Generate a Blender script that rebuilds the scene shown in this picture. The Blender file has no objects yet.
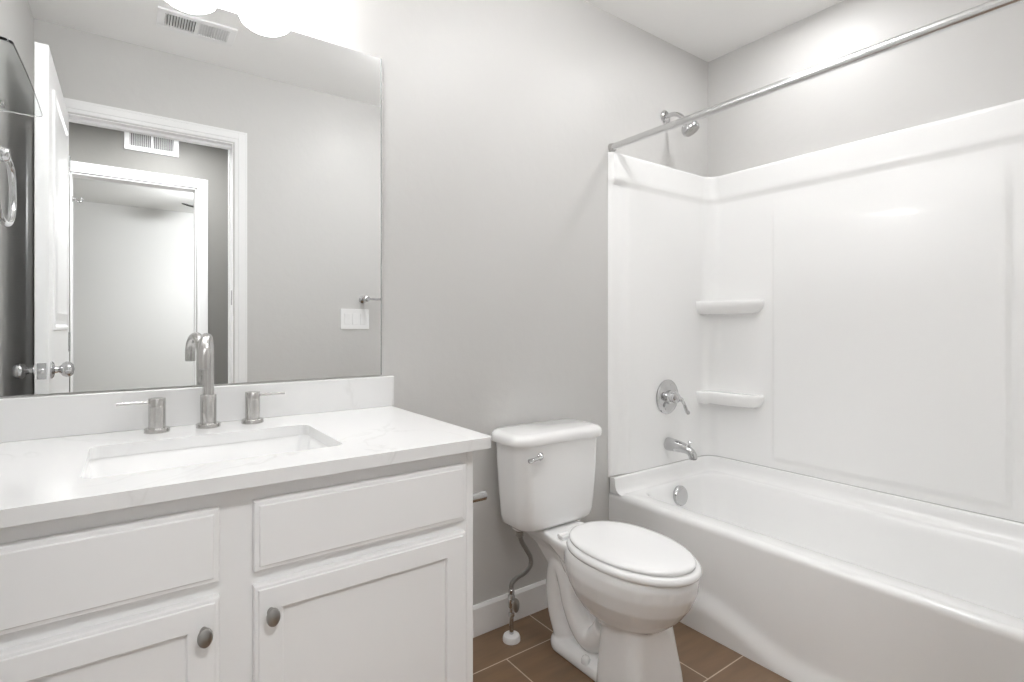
import bpy, bmesh, math, random
from mathutils import Vector, Matrix
from mathutils.geometry import tessellate_polygon

# ------------------------------------------------------------------ camera, world, exposure
S = bpy.context.scene
COL = S.collection
PI = math.pi
cam_d = bpy.data.cameras.new('camera')
cam = bpy.data.objects.new('camera', cam_d)
COL.objects.link(cam)
cam.location = (-2.4999, -1.6594, 1.1424)
cam.rotation_euler = (PI / 2, 0, -math.radians(36.038))
cam_d.sensor_width = 36.0
cam_d.lens = 527.40 / 1024 * 36.0
cam_d.shift_y = -14.73 / 1024
cam_d.clip_start = 0.01
S.camera = cam

world = bpy.data.worlds.new('world')
S.world = world
world.use_nodes = True
world.node_tree.nodes['Background'].inputs[0].default_value = (0.9, 0.95, 1.0, 1)
world.node_tree.nodes['Background'].inputs[1].default_value = 0.6

S.view_settings.view_transform = 'Standard'
S.view_settings.look = 'None'
S.view_settings.gamma = 1.0
S.view_settings.use_curve_mapping = False
S.view_settings.exposure = 0.76
S.cycles.max_bounces = 16
S.cycles.diffuse_bounces = 10
S.cycles.glossy_bounces = 8
S.cycles.transmission_bounces = 8
S.cycles.sample_clamp_indirect = 8.0

LAMP_VANITY = 13.0      # emission of the frosted vanity shades
LAMP_SHOWER = 70.0      # recessed light over the tub
FILL_HALL = 66.0  # fill from unseen lamps added on the hall ceiling
FILL_FAN = 170.0  # fill from a globe added under the bedroom fan
FILL_CEIL = 21.0      # fill light added on the bathroom ceiling, out of view

# room measures
H = 2.55                # ceiling
D = 1.588               # depth, mirror wall (y=0) to door wall (y=-D)
XC = -2.85              # left side wall
DW = 1.70               # back face of the door wall
YH = -2.75              # far hall wall
OP0, OP1, OPZ = -2.785, -2.035, 2.145   # doorway

# ------------------------------------------------------------------ materials
def principled(name, col, rough=0.5, metal=0.0, spec=0.5, coat=0.0):
    m = bpy.data.materials.new(name)
    m.use_nodes = True
    b = m.node_tree.nodes['Principled BSDF']
    b.inputs['Base Color'].default_value = (*col, 1)
    b.inputs['Roughness'].default_value = rough
    b.inputs['Metallic'].default_value = metal
    b.inputs['Specular IOR Level'].default_value = spec
    b.inputs['Coat Weight'].default_value = coat
    b.inputs['Coat Roughness'].default_value = 0.05
    return m

def nodes(m):
    return m.node_tree.nodes, m.node_tree.links, m.node_tree.nodes['Principled BSDF']

def add_bump(m, scale, strength, dist, detail=3.0, stretch=None):
    n, l, b = nodes(m)
    tc = n.new('ShaderNodeTexCoord')
    mp = n.new('ShaderNodeMapping')
    if stretch: mp.inputs['Scale'].default_value = stretch
    nz = n.new('ShaderNodeTexNoise')
    nz.inputs['Scale'].default_value = scale
    nz.inputs['Detail'].default_value = detail
    bp = n.new('ShaderNodeBump')
    bp.inputs['Strength'].default_value = strength
    bp.inputs['Distance'].default_value = dist
    l.new(tc.outputs['Object'], mp.inputs['Vector'])
    l.new(mp.outputs['Vector'], nz.inputs['Vector'])
    l.new(nz.outputs['Fac'], bp.inputs['Height'])
    l.new(bp.outputs['Normal'], b.inputs['Normal'])

M = {}
M['wall'] = principled('wall paint', (0.60, 0.593, 0.58), 0.42, spec=0.35); add_bump(M['wall'], 26, 0.22, 0.004, 4)
M['hall_wall_shade'] = principled('wall paint darkened as shade', (0.20, 0.195, 0.182), 0.55); add_bump(M['hall_wall_shade'], 26, 0.2, 0.004, 4)  # darker copy of the wall paint; the hall's shade is in its colour
M['bed_wall'] = principled('bedroom paint', (0.70, 0.70, 0.69), 0.6)
M['ceiling'] = principled('ceiling paint', (0.88, 0.875, 0.865), 0.38, spec=0.4); add_bump(M['ceiling'], 22, 0.2, 0.004, 4)
M['trim'] = principled('white trim paint', (0.87, 0.87, 0.87), 0.3)
M['cabinet'] = principled('white cabinet paint', (0.87, 0.87, 0.87), 0.35)
M['porcelain'] = principled('white porcelain', (0.88, 0.88, 0.877), 0.08, coat=0.5)
M['seat'] = principled('white toilet seat', (0.89, 0.89, 0.89), 0.14, coat=0.3)
M['acrylic'] = principled('white acrylic', (0.89, 0.89, 0.885), 0.22, coat=0.2)
M['chrome'] = principled('chrome', (0.60, 0.60, 0.605), 0.08, 1.0)
M['nickel'] = principled('brushed nickel', (0.55, 0.54, 0.525), 0.26, 1.0); add_bump(M['nickel'], 60, 0.08, 0.001, 2, (1, 1, 30))
M['pewter'] = principled('pewter', (0.40, 0.39, 0.375), 0.30, 1.0)
M['satin'] = principled('satin metal rod', (0.66, 0.66, 0.66), 0.24, 1.0)
M['mirror'] = principled('mirror silver', (0.93, 0.94, 0.94), 0.0, 1.0)
M['mirror_edge'] = principled('mirror edge', (0.45, 0.47, 0.47), 0.2, 0.6)
M['plastic'] = principled('white plastic', (0.85, 0.85, 0.85), 0.35)
M['dark'] = principled('painted hollow shade', (0.03, 0.03, 0.03), 0.8)
M['duct'] = principled('painted vent shade', (0.05, 0.05, 0.05), 0.8)  # flat dark colour standing for the shade inside the vents
M['fan_blade'] = principled('dark fan blade', (0.05, 0.048, 0.045), 0.5)
M['carpet'] = principled('carpet', (0.45, 0.42, 0.38), 0.95); add_bump(M['carpet'], 200, 0.6, 0.01)
M['caulk'] = principled('grey joint', (0.38, 0.37, 0.36), 0.7)

def glass_mat():
    m = principled('clear shelf glass', (0.95, 0.975, 0.97), 0.02)
    b = m.node_tree.nodes['Principled BSDF']
    b.inputs['Transmission Weight'].default_value = 1.0
    b.inputs['IOR'].default_value = 1.45
    return m
M['glass'] = glass_mat()

def emit_mat(name, col, s):
    m = bpy.data.materials.new(name)
    m.use_nodes = True
    n, l, b = nodes(m)
    b.inputs['Base Color'].default_value = (0.9, 0.9, 0.9, 1)
    b.inputs['Emission Color'].default_value = (*col, 1)
    b.inputs['Emission Strength'].default_value = s
    return m
M['shade'] = emit_mat('lit frosted glass', (0.99, 0.992, 1.0), LAMP_VANITY)
M['can'] = emit_mat('lit recessed lens', (0.99, 0.992, 1.0), LAMP_SHOWER)
M['hall_fill'] = emit_mat('added hall fill', (0.99, 0.992, 1.0), FILL_HALL)
M['ceil_fill'] = emit_mat('added ceiling fill', (0.99, 0.992, 1.0), FILL_CEIL)
M['fan_fill'] = emit_mat('added fan fill', (0.98, 0.99, 1.0), FILL_FAN)

def quartz_mat():
    m = principled('white quartz', (0.79, 0.79, 0.787), 0.16, coat=0.2)
    n, l, b = nodes(m)
    tc = n.new('ShaderNodeTexCoord')
    nz = n.new('ShaderNodeTexNoise'); nz.inputs['Scale'].default_value = 3.2; nz.inputs['Detail'].default_value = 7; nz.inputs['Distortion'].default_value = 1.2
    sub = n.new('ShaderNodeMath'); sub.operation = 'SUBTRACT'; sub.inputs[1].default_value = 0.5
    ab = n.new('ShaderNodeMath'); ab.operation = 'ABSOLUTE'
    rp = n.new('ShaderNodeValToRGB')
    rp.color_ramp.elements[0].position = 0.0; rp.color_ramp.elements[0].color = (0.71, 0.707, 0.70, 1)
    rp.color_ramp.elements[1].position = 0.018; rp.color_ramp.elements[1].color = (0.79, 0.79, 0.787, 1)
    nz2 = n.new('ShaderNodeTexNoise'); nz2.inputs['Scale'].default_value = 2.0
    rp2 = n.new('ShaderNodeValToRGB')
    rp2.color_ramp.elements[0].position = 0.48; rp2.color_ramp.elements[0].color = (0, 0, 0, 1)
    rp2.color_ramp.elements[1].position = 0.62; rp2.color_ramp.elements[1].color = (1, 1, 1, 1)
    mx = n.new('ShaderNodeMixRGB'); mx.inputs[1].default_value = (0.79, 0.79, 0.787, 1)
    l.new(tc.outputs['Object'], nz.inputs['Vector']); l.new(tc.outputs['Object'], nz2.inputs['Vector'])
    l.new(nz.outputs['Fac'], sub.inputs[0]); l.new(sub.outputs[0], ab.inputs[0]); l.new(ab.outputs[0], rp.inputs['Fac'])
    l.new(nz2.outputs['Fac'], rp2.inputs['Fac'])
    l.new(rp2.outputs['Color'], mx.inputs[0]); l.new(rp.outputs['Color'], mx.inputs[2])
    l.new(mx.outputs[0], b.inputs['Base Color'])
    return m
M['quartz'] = quartz_mat()

def tile_mat():
    m = principled('brown floor tile', (0.15, 0.1, 0.07), 0.33)
    n, l, b = nodes(m)
    tc = n.new('ShaderNodeTexCoord')
    mp = n.new('ShaderNodeMapping')
    mp.inputs['Location'].default_value = (1.45, 0.184, 0)
    br = n.new('ShaderNodeTexBrick')
    br.offset = 0.5
    br.inputs['Scale'].default_value = 1.0
    br.inputs['Brick Width'].default_value = 0.468
    br.inputs['Row Height'].default_value = 0.468
    br.inputs['Mortar Size'].default_value = 0.0022
    br.inputs['Mortar Smooth'].default_value = 0.15
    br.inputs['Bias'].default_value = 0.0
    br.inputs['Color1'].default_value = (0.200, 0.126, 0.074, 1)
    br.inputs['Color2'].default_value = (0.222, 0.142, 0.084, 1)
    br.inputs['Mortar'].default_value = (0.60, 0.50, 0.40, 1)
    mp2 = n.new('ShaderNodeMapping'); mp2.inputs['Scale'].default_value = (3.0, 18.0, 1)
    nz = n.new('ShaderNodeTexNoise'); nz.inputs['Scale'].default_value = 1.5; nz.inputs['Detail'].default_value = 6
    rp = n.new('ShaderNodeValToRGB')
    rp.color_ramp.elements[0].position = 0.3; rp.color_ramp.elements[0].color = (0.88, 0.88, 0.88, 1)
    rp.color_ramp.elements[1].position = 0.7; rp.color_ramp.elements[1].color = (1.15, 1.13, 1.1, 1)
    mu = n.new('ShaderNodeMixRGB'); mu.blend_type = 'MULTIPLY'; mu.inputs[0].default_value = 1.0
    bp = n.new('ShaderNodeBump'); bp.invert = True; bp.inputs['Strength'].default_value = 0.3; bp.inputs['Distance'].default_value = 0.002
    l.new(tc.outputs['Object'], mp.inputs['Vector']); l.new(mp.outputs['Vector'], br.inputs['Vector'])
    l.new(tc.outputs['Object'], mp2.inputs['Vector']); l.new(mp2.outputs['Vector'], nz.inputs['Vector'])
    l.new(nz.outputs['Fac'], rp.inputs['Fac'])
    l.new(br.outputs['Color'], mu.inputs[1]); l.new(rp.outputs['Color'], mu.inputs[2])
    l.new(mu.outputs[0], b.inputs['Base Color'])
    l.new(br.outputs['Fac'], bp.inputs['Height']); l.new(bp.outputs['Normal'], b.inputs['Normal'])
    return m
M['tile'] = tile_mat()

def braid_mat():
    m = principled('braided steel', (0.36, 0.355, 0.345), 0.3, 1.0)
    n, l, b = nodes(m)
    tc = n.new('ShaderNodeTexCoord')
    w = n.new('ShaderNodeTexWave'); w.inputs['Scale'].default_value = 90; w.bands_direction = 'DIAGONAL'
    bp = n.new('ShaderNodeBump'); bp.inputs['Strength'].default_value = 0.6; bp.inputs['Distance'].default_value = 0.002
    l.new(tc.outputs['Object'], w.inputs['Vector']); l.new(w.outputs['Fac'], bp.inputs['Height']); l.new(bp.outputs['Normal'], b.inputs['Normal'])
    return m
M['braid'] = braid_mat()

# ------------------------------------------------------------------ mesh helpers
def V(*a): return Vector(a)

def face(bm, vs):
    try: return bm.faces.new(vs)
    except ValueError: return None

def box(bm, x0, x1, y0, y1, z0, z1):
    v = [bm.verts.new(p) for p in ((x0,y0,z0),(x1,y0,z0),(x1,y1,z0),(x0,y1,z0),(x0,y0,z1),(x1,y0,z1),(x1,y1,z1),(x0,y1,z1))]
    for f in ((0,3,2,1),(4,5,6,7),(0,1,5,4),(1,2,6,5),(2,3,7,6),(3,0,4,7)):
        face(bm, [v[i] for i in f])

def loft(bm, rings, cap0=True, cap1=True, closed=True):
    R = [[bm.verts.new(p) for p in r] for r in rings]
    n = len(R[0])
    for a, b in zip(R, R[1:]):
        for i in range(n if closed else n - 1):
            j = (i + 1) % n
            face(bm, (a[i], a[j], b[j], b[i]))
    if cap0: face(bm, R[0][::-1])
    if cap1: face(bm, R[-1])
    return R

def frame_of(d):
    d = d.normalized()
    u = d.cross(V(0,0,1))
    if u.length < 1e-4: u = d.cross(V(1,0,0))
    u.normalize()
    return u, d.cross(u).normalized()

def circ(c, u, w, r, n):
    return [c + u * (r * math.cos(2*PI*i/n)) + w * (r * math.sin(2*PI*i/n)) for i in range(n)]

def cyl(bm, p0, p1, r0, r1=None, n=32):
    p0, p1 = Vector(p0), Vector(p1)
    u, w = frame_of(p1 - p0)
    loft(bm, [circ(p0, u, w, r0, n), circ(p1, u, w, r0 if r1 is None else r1, n)])

def lathe(bm, o, d, prof, n=36, su=1.0, sw=1.0):
    """prof: (radius, height along d)"""
    o, d = Vector(o), Vector(d).normalized()
    u, w = frame_of(d)
    loft(bm, [[o + d*h + u*(max(r, 1e-4)*su*math.cos(2*PI*i/n)) + w*(max(r, 1e-4)*sw*math.sin(2*PI*i/n)) for i in range(n)] for r, h in prof])

def tube(bm, pts, r, n=16):
    pts = [Vector(p) for p in pts]
    rs = r if isinstance(r, (list, tuple)) else [r]*len(pts)
    rings, u = [], None
    for i, p in enumerate(pts):
        d = (pts[min(i+1, len(pts)-1)] - pts[max(i-1, 0)]).normalized()
        if u is None: u, w = frame_of(d)
        else:
            u = (u - d*u.dot(d)).normalized(); w = d.cross(u)
        rings.append(circ(p, u, w, rs[i], n))
    loft(bm, rings)

def spline(pts, k=8):
    P = [Vector(p) for p in pts]; out = []
    for i in range(len(P)-1):
        a, b, c, d = P[max(i-1,0)], P[i], P[i+1], P[min(i+2,len(P)-1)]
        for j in range(k):
            t = j/k
            out.append(0.5*((2*b)+(c-a)*t+(2*a-5*b+4*c-d)*t*t+(3*b-a-3*c+d)*t**3))
    out.append(P[-1]); return out

def rrect(x0, x1, y0, y1, r, k=6):
    """counter-clockwise rounded rectangle, 4*(k+1) points"""
    P = []
    for cx, cy, a0 in ((x1-r,y1-r,0),(x0+r,y1-r,90),(x0+r,y0+r,180),(x1-r,y0+r,270)):
        for i in range(k+1):
            a = math.radians(a0 + 90*i/k)
            P.append((cx + r*math.cos(a), cy + r*math.sin(a)))
    return P

def at_z(pts, z): return [(p[0], p[1], z) for p in pts]

def plate_hole(bm, outer, inner, z0, z1):
    """flat slab with a hole; outer and inner are 2-D loops"""
    tri = tessellate_polygon([[V(p[0],p[1],0) for p in outer], [V(p[0],p[1],0) for p in inner[::-1]]])
    loops = outer + inner[::-1]
    lo = [bm.verts.new((p[0],p[1],z0)) for p in loops]
    hi = [bm.verts.new((p[0],p[1],z1)) for p in loops]
    for t in tri:
        face(bm, [hi[i] for i in t]); face(bm, [lo[i] for i in t[::-1]])
    no = len(outer); ni = len(inner)
    for off, n in ((0,no),(no,ni)):
        for i in range(n):
            j = (i+1) % n
            face(bm, (lo[off+i], lo[off+j], hi[off+j], hi[off+i]))

def ss(a, b, x):
    t = min(1, max(0, (x-a)/(b-a))) if a != b else float(x > a)
    return t*t*(3-2*t)

def empty(name, loc, label, cat, group=None, kind=None):
    o = bpy.data.objects.new(name, None)
    o.empty_display_size = 0.05
    COL.objects.link(o); o.location = loc
    tag(o, label, cat, group, kind)
    return o

def tag(o, label=None, cat=None, group=None, kind=None):
    if label: o['label'] = label
    if cat: o['category'] = cat
    if group: o['group'] = group
    if kind: o['kind'] = kind
    return o

WORLD = {}
def obj(name, bm, mat, parent=None, smooth=True, bevel=0, seg=3, angle=40, subd=0, recalc=True, label=None, fine=35):
    if recalc: bmesh.ops.recalc_face_normals(bm, faces=bm.faces[:])
    me = bpy.data.meshes.new(name)
    xs = [v.co for v in bm.verts]
    lo = V(min(v.x for v in xs), min(v.y for v in xs), min(v.z for v in xs))
    hi = V(max(v.x for v in xs), max(v.y for v in xs), max(v.z for v in xs))
    c = (lo + hi)/2; c.z = lo.z
    for v in bm.verts: v.co -= c
    bm.to_mesh(me); bm.free()
    o = bpy.data.objects.new(name, me)
    COL.objects.link(o)
    me.materials.append(M[mat] if isinstance(mat, str) else mat)
    base = V(0,0,0)
    if parent is not None:
        o.parent = parent; base = WORLD.get(parent.name, None) or Vector(parent.location)
    o.location = c - base
    WORLD[o.name] = c
    if smooth:
        for p in me.polygons: p.use_smooth = True
        me.set_sharp_from_angle(angle=math.radians(fine))
    if bevel:
        b = o.modifiers.new('bevel', 'BEVEL'); b.width = bevel; b.segments = seg; b.limit_method = 'ANGLE'; b.angle_limit = math.radians(angle)
        b.harden_normals = False
    if subd:
        s = o.modifiers.new('subd', 'SUBSURF'); s.levels = subd; s.render_levels = subd
    if label: o['label'] = label
    return o

def nb(): return bmesh.new()

def struct(name, bm, mat, label=None, cat=None, parent=None, **kw):
    o = obj(name, bm, mat, parent, **kw)
    if parent is None:
        tag(o, label, cat, None, 'structure')
    return o

# ------------------------------------------------------------------ room shell
def one_box(*a):
    bm = nb(); box(bm, *a); return bm

T = 0.10
floor = struct('floor', one_box(XC-T, T, -DW, T, -0.08, 0), 'tile', 'brown square floor tiles with pale grout lines', 'floor', smooth=False)
# keep the tile pattern in world axes
floor.data.transform(Matrix.Translation(floor.location)); floor.location = (0,0,0)
struct('ceiling', one_box(XC-T, T, -DW, T, H, H+0.08), 'ceiling', 'plain off-white bathroom ceiling', 'ceiling', smooth=False)
struct('wall_back', one_box(XC-T, T, 0, T, 0, H), 'wall', 'light grey wall behind the mirror and toilet', 'wall', smooth=False)
struct('wall_right', one_box(0, T, -DW, 0, 0, H), 'wall', 'light grey wall above the long side of the tub', 'wall', smooth=False)
struct('wall_left', one_box(XC-T, XC, -DW, 0, 0, H), 'wall', 'grey side wall with towel ring, seen in the mirror', 'wall', smooth=False)
bm = nb()
box(bm, OP1, T, -DW, -D, 0, H); box(bm, XC-T, OP0, -DW, -D, 0, H); box(bm, OP0, OP1, -DW, -D, OPZ, H)
struct('wall_front', bm, 'wall', 'light grey wall around the doorway, seen in the mirror', 'wall', smooth=False)

# baseboards
def baseboard(name, x0, x1, y0, y1, label, axis, front):
    bm = nb()
    hgt, th = 0.112, 0.014
    if axis == 'x':
        sgn = 1 if front == '+' else -1
        prof = [(0,0),(th,0),(th,hgt-0.010),(th-0.006,hgt),(0,hgt)]
        loft(bm, [[(x, y0 + sgn*d, z) for d, z in prof] for x in (x0, x1)])
    else:
        sgn = 1 if front == '+' else -1
        prof = [(0,0),(th,0),(th,hgt-0.010),(th-0.006,hgt),(0,hgt)]
        loft(bm, [[(x0 + sgn*d, y, z) for d, z in prof] for y in (y0, y1)])
    return struct(name, bm, 'trim', label, 'baseboard', smooth=False, bevel=0.0015, seg=2)
baseboard('baseboard_back', -1.826, -0.792, 0, 0, 'white baseboard between vanity cabinet and tub', 'x', '-')
baseboard('baseboard_front', -1.925, -0.76, -D, -D, 'white baseboard under the towel bar', 'x', '+')
baseboard('baseboard_left', XC, XC, -0.58, -D, 'white baseboard on the side wall behind the door', 'y', '+')

# doorway casings and jambs (trim)
def casing_set(name, x0, x1, zt, yface, out, w, label, left=True, wl=None):
    """flat casing with a stepped inner bead round an opening; out = +1 faces +y, -1 faces -y"""
    wl = w if wl is None else wl
    bm = nb()
    def slab(a, b, c, d, th):
        ya, yb = sorted((yface, yface + out*th)); box(bm, a, b, ya, yb, c, d)
    for k, (i0, i1, th) in enumerate(((0.006, 0.024, 0.008), (0.024, w-0.012, 0.0115), (w-0.012, w, 0.010))):
        slab(x1+i0, x1+i1, 0, zt+i1, th)
        if left: slab(x0-min(i1, wl), x0-min(i0, wl), 0, zt+i1, th)
        slab(x0-min(i0, wl), x1+i0, zt+i0, zt+i1, th)
    return struct(name, bm, 'trim', label, 'door casing', smooth=False, bevel=0.0015, seg=2)
casing_set('trim_1', OP0, OP1, OPZ, -D, 1, 0.068, 'white casing around the bathroom doorway, seen in the mirror', True, 0.060)
casing_set('trim_2', OP0, OP1, OPZ, -DW, -1, 0.068, 'white casing on the hall side of the bathroom doorway', True, 0.068)
bm = nb()
box(bm, OP1-0.004, OP1, -DW, -D, 0, OPZ); box(bm, OP0, OP0+0.004, -DW, -D, 0, OPZ); box(bm, OP0, OP1, -DW, -D, OPZ-0.004, OPZ)
box(bm, OP0+0.004, OP1-0.004, -1.668, -1.632, OPZ-0.016, OPZ-0.004)
box(bm, OP0+0.004, OP0+0.016, -1.668, -1.632, 0, OPZ-0.004); box(bm, OP1-0.010, OP1-0.004, -1.700, -1.672, 0, OPZ-0.004)
struct('trim_3', bm, 'trim', 'white jamb and stop lining the bathroom doorway', 'door jamb', smooth=False)

# hall and bedroom beyond the doorway
HX0, HX1 = -4.4, 0.6
B0, B1, BZ = -2.80, -2.105, 2.13
struct('floor_hall', one_box(HX0, HX1, YH, -DW, -0.08, 0), 'carpet', 'carpeted hall floor', 'floor', smooth=False)
struct('ceiling_hall', one_box(HX0, HX1, YH, -DW, H, H+0.08), 'ceiling', 'hall ceiling', 'ceiling', smooth=False)
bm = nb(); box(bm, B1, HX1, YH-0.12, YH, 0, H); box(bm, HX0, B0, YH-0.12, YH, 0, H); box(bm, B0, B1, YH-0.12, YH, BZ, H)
struct('wall_hall', bm, 'hall_wall_shade', 'shade-darkened hall wall with vent above a cased opening, seen in the mirror', 'wall', smooth=False)
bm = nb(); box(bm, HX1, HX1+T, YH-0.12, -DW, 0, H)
struct('wall_hall_right', bm, 'hall_wall_shade', 'shade-darkened end wall of the hall', 'wall', smooth=False)
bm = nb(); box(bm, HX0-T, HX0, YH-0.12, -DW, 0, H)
struct('wall_hall_left', bm, 'hall_wall_shade', 'shade-darkened opposite end wall of the hall', 'wall', smooth=False)
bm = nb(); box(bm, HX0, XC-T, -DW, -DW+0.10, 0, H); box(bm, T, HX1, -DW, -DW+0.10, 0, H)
struct('wall_hall_near', bm, 'hall_wall_shade', 'shade-darkened hall wall beside the bathroom', 'wall', smooth=False)
casing_set('trim_4', B0, B1, BZ, YH, 1, 0.072, 'white casing round the bedroom doorway across the hall, seen in the mirror')
bm = nb(); box(bm, B1-0.006, B1, YH-0.12, YH, 0, BZ); box(bm, B0, B0+0.006, YH-0.12, YH, 0, BZ); box(bm, B0, B1, YH-0.12, YH, BZ-0.006, BZ)
struct('trim_5', bm, 'trim', 'white jamb of the bedroom doorway', 'door jamb', smooth=False)
YB = -6.0
struct('floor_bedroom', one_box(HX0, HX1, YB, YH-0.12, -0.08, 0), 'carpet', 'carpeted bedroom floor', 'floor', smooth=False)
struct('ceiling_bedroom', one_box(HX0, HX1, YB, YH-0.12, H, H+0.08), 'bed_wall', 'white bedroom ceiling', 'ceiling', smooth=False)
struct('wall_bedroom', one_box(HX0, HX1, YB-T, YB, 0, H), 'bed_wall', 'pale bedroom wall seen through both doorways in the mirror', 'wall', smooth=False)
struct('wall_bedroom_right', one_box(HX1, HX1+T, YB, YH-0.12, 0, H), 'bed_wall', 'pale bedroom side wall', 'wall', smooth=False)
struct('wall_bedroom_left', one_box(HX0-T, HX0, YB, YH-0.12, 0, H), 'bed_wall', 'pale bedroom opposite side wall', 'wall', smooth=False)

# ------------------------------------------------------------------ bathroom door, standing open
def door_leaf():
    x0, x1 = -2.764, -2.726
    y0, y1 = -1.584, -0.812
    t = empty('door_1', ((x0+x1)/2, y0, 0), 'white panelled door standing open against the side wall, in the mirror', 'door', kind='structure')
    obj('door_leaf', one_box(x0, x1, y0, y1, 0.012, OPZ-0.012), 'trim', t, smooth=False, bevel=0.002)
    for sx, xf in ((1, x1), (-1, x0)):
        for (za, zb) in ((0.24, 0.84), (1.125, 2.02)):
            bm = nb()
            rings = []
            ya, yb = y0+0.115, y1-0.115
            for ins, dep in ((0,0.0),(0.004,0.007),(0.014,0.008),(0.024,0.002),(0.04,0.003),(0.07,0.008)):
                rings.append([(xf+sx*dep, ya+ins, za+ins), (xf+sx*dep, yb-ins, za+ins), (xf+sx*dep, yb-ins, zb-ins), (xf+sx*dep, ya+ins, zb-ins)])
            loft(bm, rings)
            obj('raised_panel', bm, 'trim', t, smooth=False)
    yk, zk = y1-0.062, 0.985
    for sx, xf in ((1, x1), (-1, x0)):
        bm = nb()
        lathe(bm, (xf, yk, zk), (sx,0,0), [(0.032,0),(0.032,0.004),(0.026,0.009),(0.013,0.012),(0.011,0.020),(0.014,0.026),(0.024,0.033),(0.0285,0.043),(0.0265,0.055),(0.018,0.063),(0.0,0.066)])
        obj('door_knob', bm, 'chrome', t, label='chrome round door knob')
    bm = nb(); box(bm, (x0+x1)/2-0.0125, (x0+x1)/2+0.0125, y1, y1+0.0015, zk-0.028, zk+0.028)
    lp = obj('latch_plate', bm, 'chrome', t, smooth=False, bevel=0.001, label='chrome latch plate')
    bm = nb(); lathe(bm, ((x0+x1)/2, y1+0.0015, zk), (0,1,0), [(0.009,0),(0.009,0.008),(0.006,0.010),(0,0.0105)], 20)
    obj('latch_bolt', bm, 'satin', lp)
    for zc in (0.25, 1.07, 1.90):
        bm = nb(); cyl(bm, (x1+0.002, y0+0.001, zc-0.045), (x1+0.002, y0+0.001, zc+0.045), 0.0045, n=14)
        box(bm, x1, x1+0.0015, y0, y0+0.03, zc-0.045, zc+0.045)
        obj('hinge', bm, 'chrome', t)
door_leaf()
bm = nb(); box(bm, OP1-0.0058, OP1-0.004, -1.632, -1.600, 1.26, 1.34)
strike = obj('strike_plate', bm, 'chrome', None, smooth=False, bevel=0.0005)
tag(strike, 'small metal strike plate on the doorway jamb, seen in the mirror', 'strike plate')

# ------------------------------------------------------------------ mirror
XM = -1.830
bm = nb(); box(bm, XC+0.004, XM, -0.0055, -0.0005, 0.983, 2.021)
mir = obj('wall_mirror', bm, 'mirror', None, smooth=False)
em = nb(); box(em, XM, XM+0.004, -0.0060, -0.0005, 0.983, 2.021)
obj('mirror_edge', em, 'mirror_edge', mir, smooth=False)
tag(mir, 'large frameless wall mirror above the white vanity top', 'mirror')

# ------------------------------------------------------------------ vanity
XR = -1.827
YF = -0.575
def vanity():
    t = empty('vanity_cabinet', ((XC+XR)/2, YF/2, 0), 'white vanity cabinet with two drawer fronts over two shaker doors', 'cabinet')
    bm = nb()
    prof = [(-0.004,0),(YF+0.075,0),(YF+0.075,0.10),(YF,0.10),(YF,0.8525),(-0.004,0.8525)]
    for xa, xb in ((XC+0.003, XC+0.021), (XR-0.018, XR)):
        loft(bm, [[(x,y,z) for y,z in prof] for x in (xa, xb)])
    box(bm, XC+0.021, XR-0.018, YF+0.0001, YF+0.019, 0.10, 0.8525)
    box(bm, XC+0.021, XR-0.018, YF+0.075, YF+0.090, 0.0, 0.10)
    box(bm, XC+0.021, XR-0.018, YF+0.019, -0.004, 0.10, 0.118)
    obj('cabinet_body', bm, 'cabinet', t, smooth=False, bevel=0.0015, seg=2)
    xr = (-2.312, -1.859); xl = (-2.820, -2.368)
    def front_panel(x0, x1, z0, z1):
        bm = nb(); yo = YF - 0.0005
        rings = []
        for ins, dep in ((0,0),(0,0.0145),(0.002,0.0168),(0.0085,0.0172),(0.0092,0.0195),(0.0105,0.0205)):
            rings.append([(x0+ins, yo-dep, z0+ins),(x1-ins, yo-dep, z0+ins),(x1-ins, yo-dep, z1-ins),(x0+ins, yo-dep, z1-ins)])
        loft(bm, rings)
        return bm
    for x0, x1 in (xl, xr):
        obj('drawer_front', front_panel(x0, x1, 0.687, 0.818), 'cabinet', t, smooth=False)
    for x0, x1, xk in ((*xl, -2.393), (*xr, -2.284)):
        z0, z1, w = 0.125, 0.660, 0.050
        yo = YF - 0.0005
        bm = nb()
        rings = []
        # back outline, front outline, inner edge, recessed panel
        for ins, dep in ((0,0),(0,0.0145),(0.002,0.0168),(0.0070,0.0172),(0.0078,0.0195),(0.0090,0.0200),(w-0.002,0.0200),(w,0.0188),(w+0.0012,0.0112),(w+0.003,0.0105)):
            rings.append([(x0+ins, yo-dep, z0+ins),(x1-ins, yo-dep, z0+ins),(x1-ins, yo-dep, z1-ins),(x0+ins, yo-dep, z1-ins)])
        loft(bm, rings)
        dr = obj('cabinet_door', bm, 'cabinet', t, smooth=False)
        bm = nb()
        lathe(bm, (xk, yo-0.020, 0.607), (0,-1,0), [(0.0075,0),(0.0065,0.004),(0.0055,0.010),(0.0085,0.014),(0.0125,0.018),(0.0135,0.021),(0.0125,0.0245),(0.0085,0.0275),(0,0.0285)], 28, 0.90, 1.28)
        obj('door_knob', bm, 'pewter', dr, label='dark pewter oval knob')
vanity()

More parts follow.
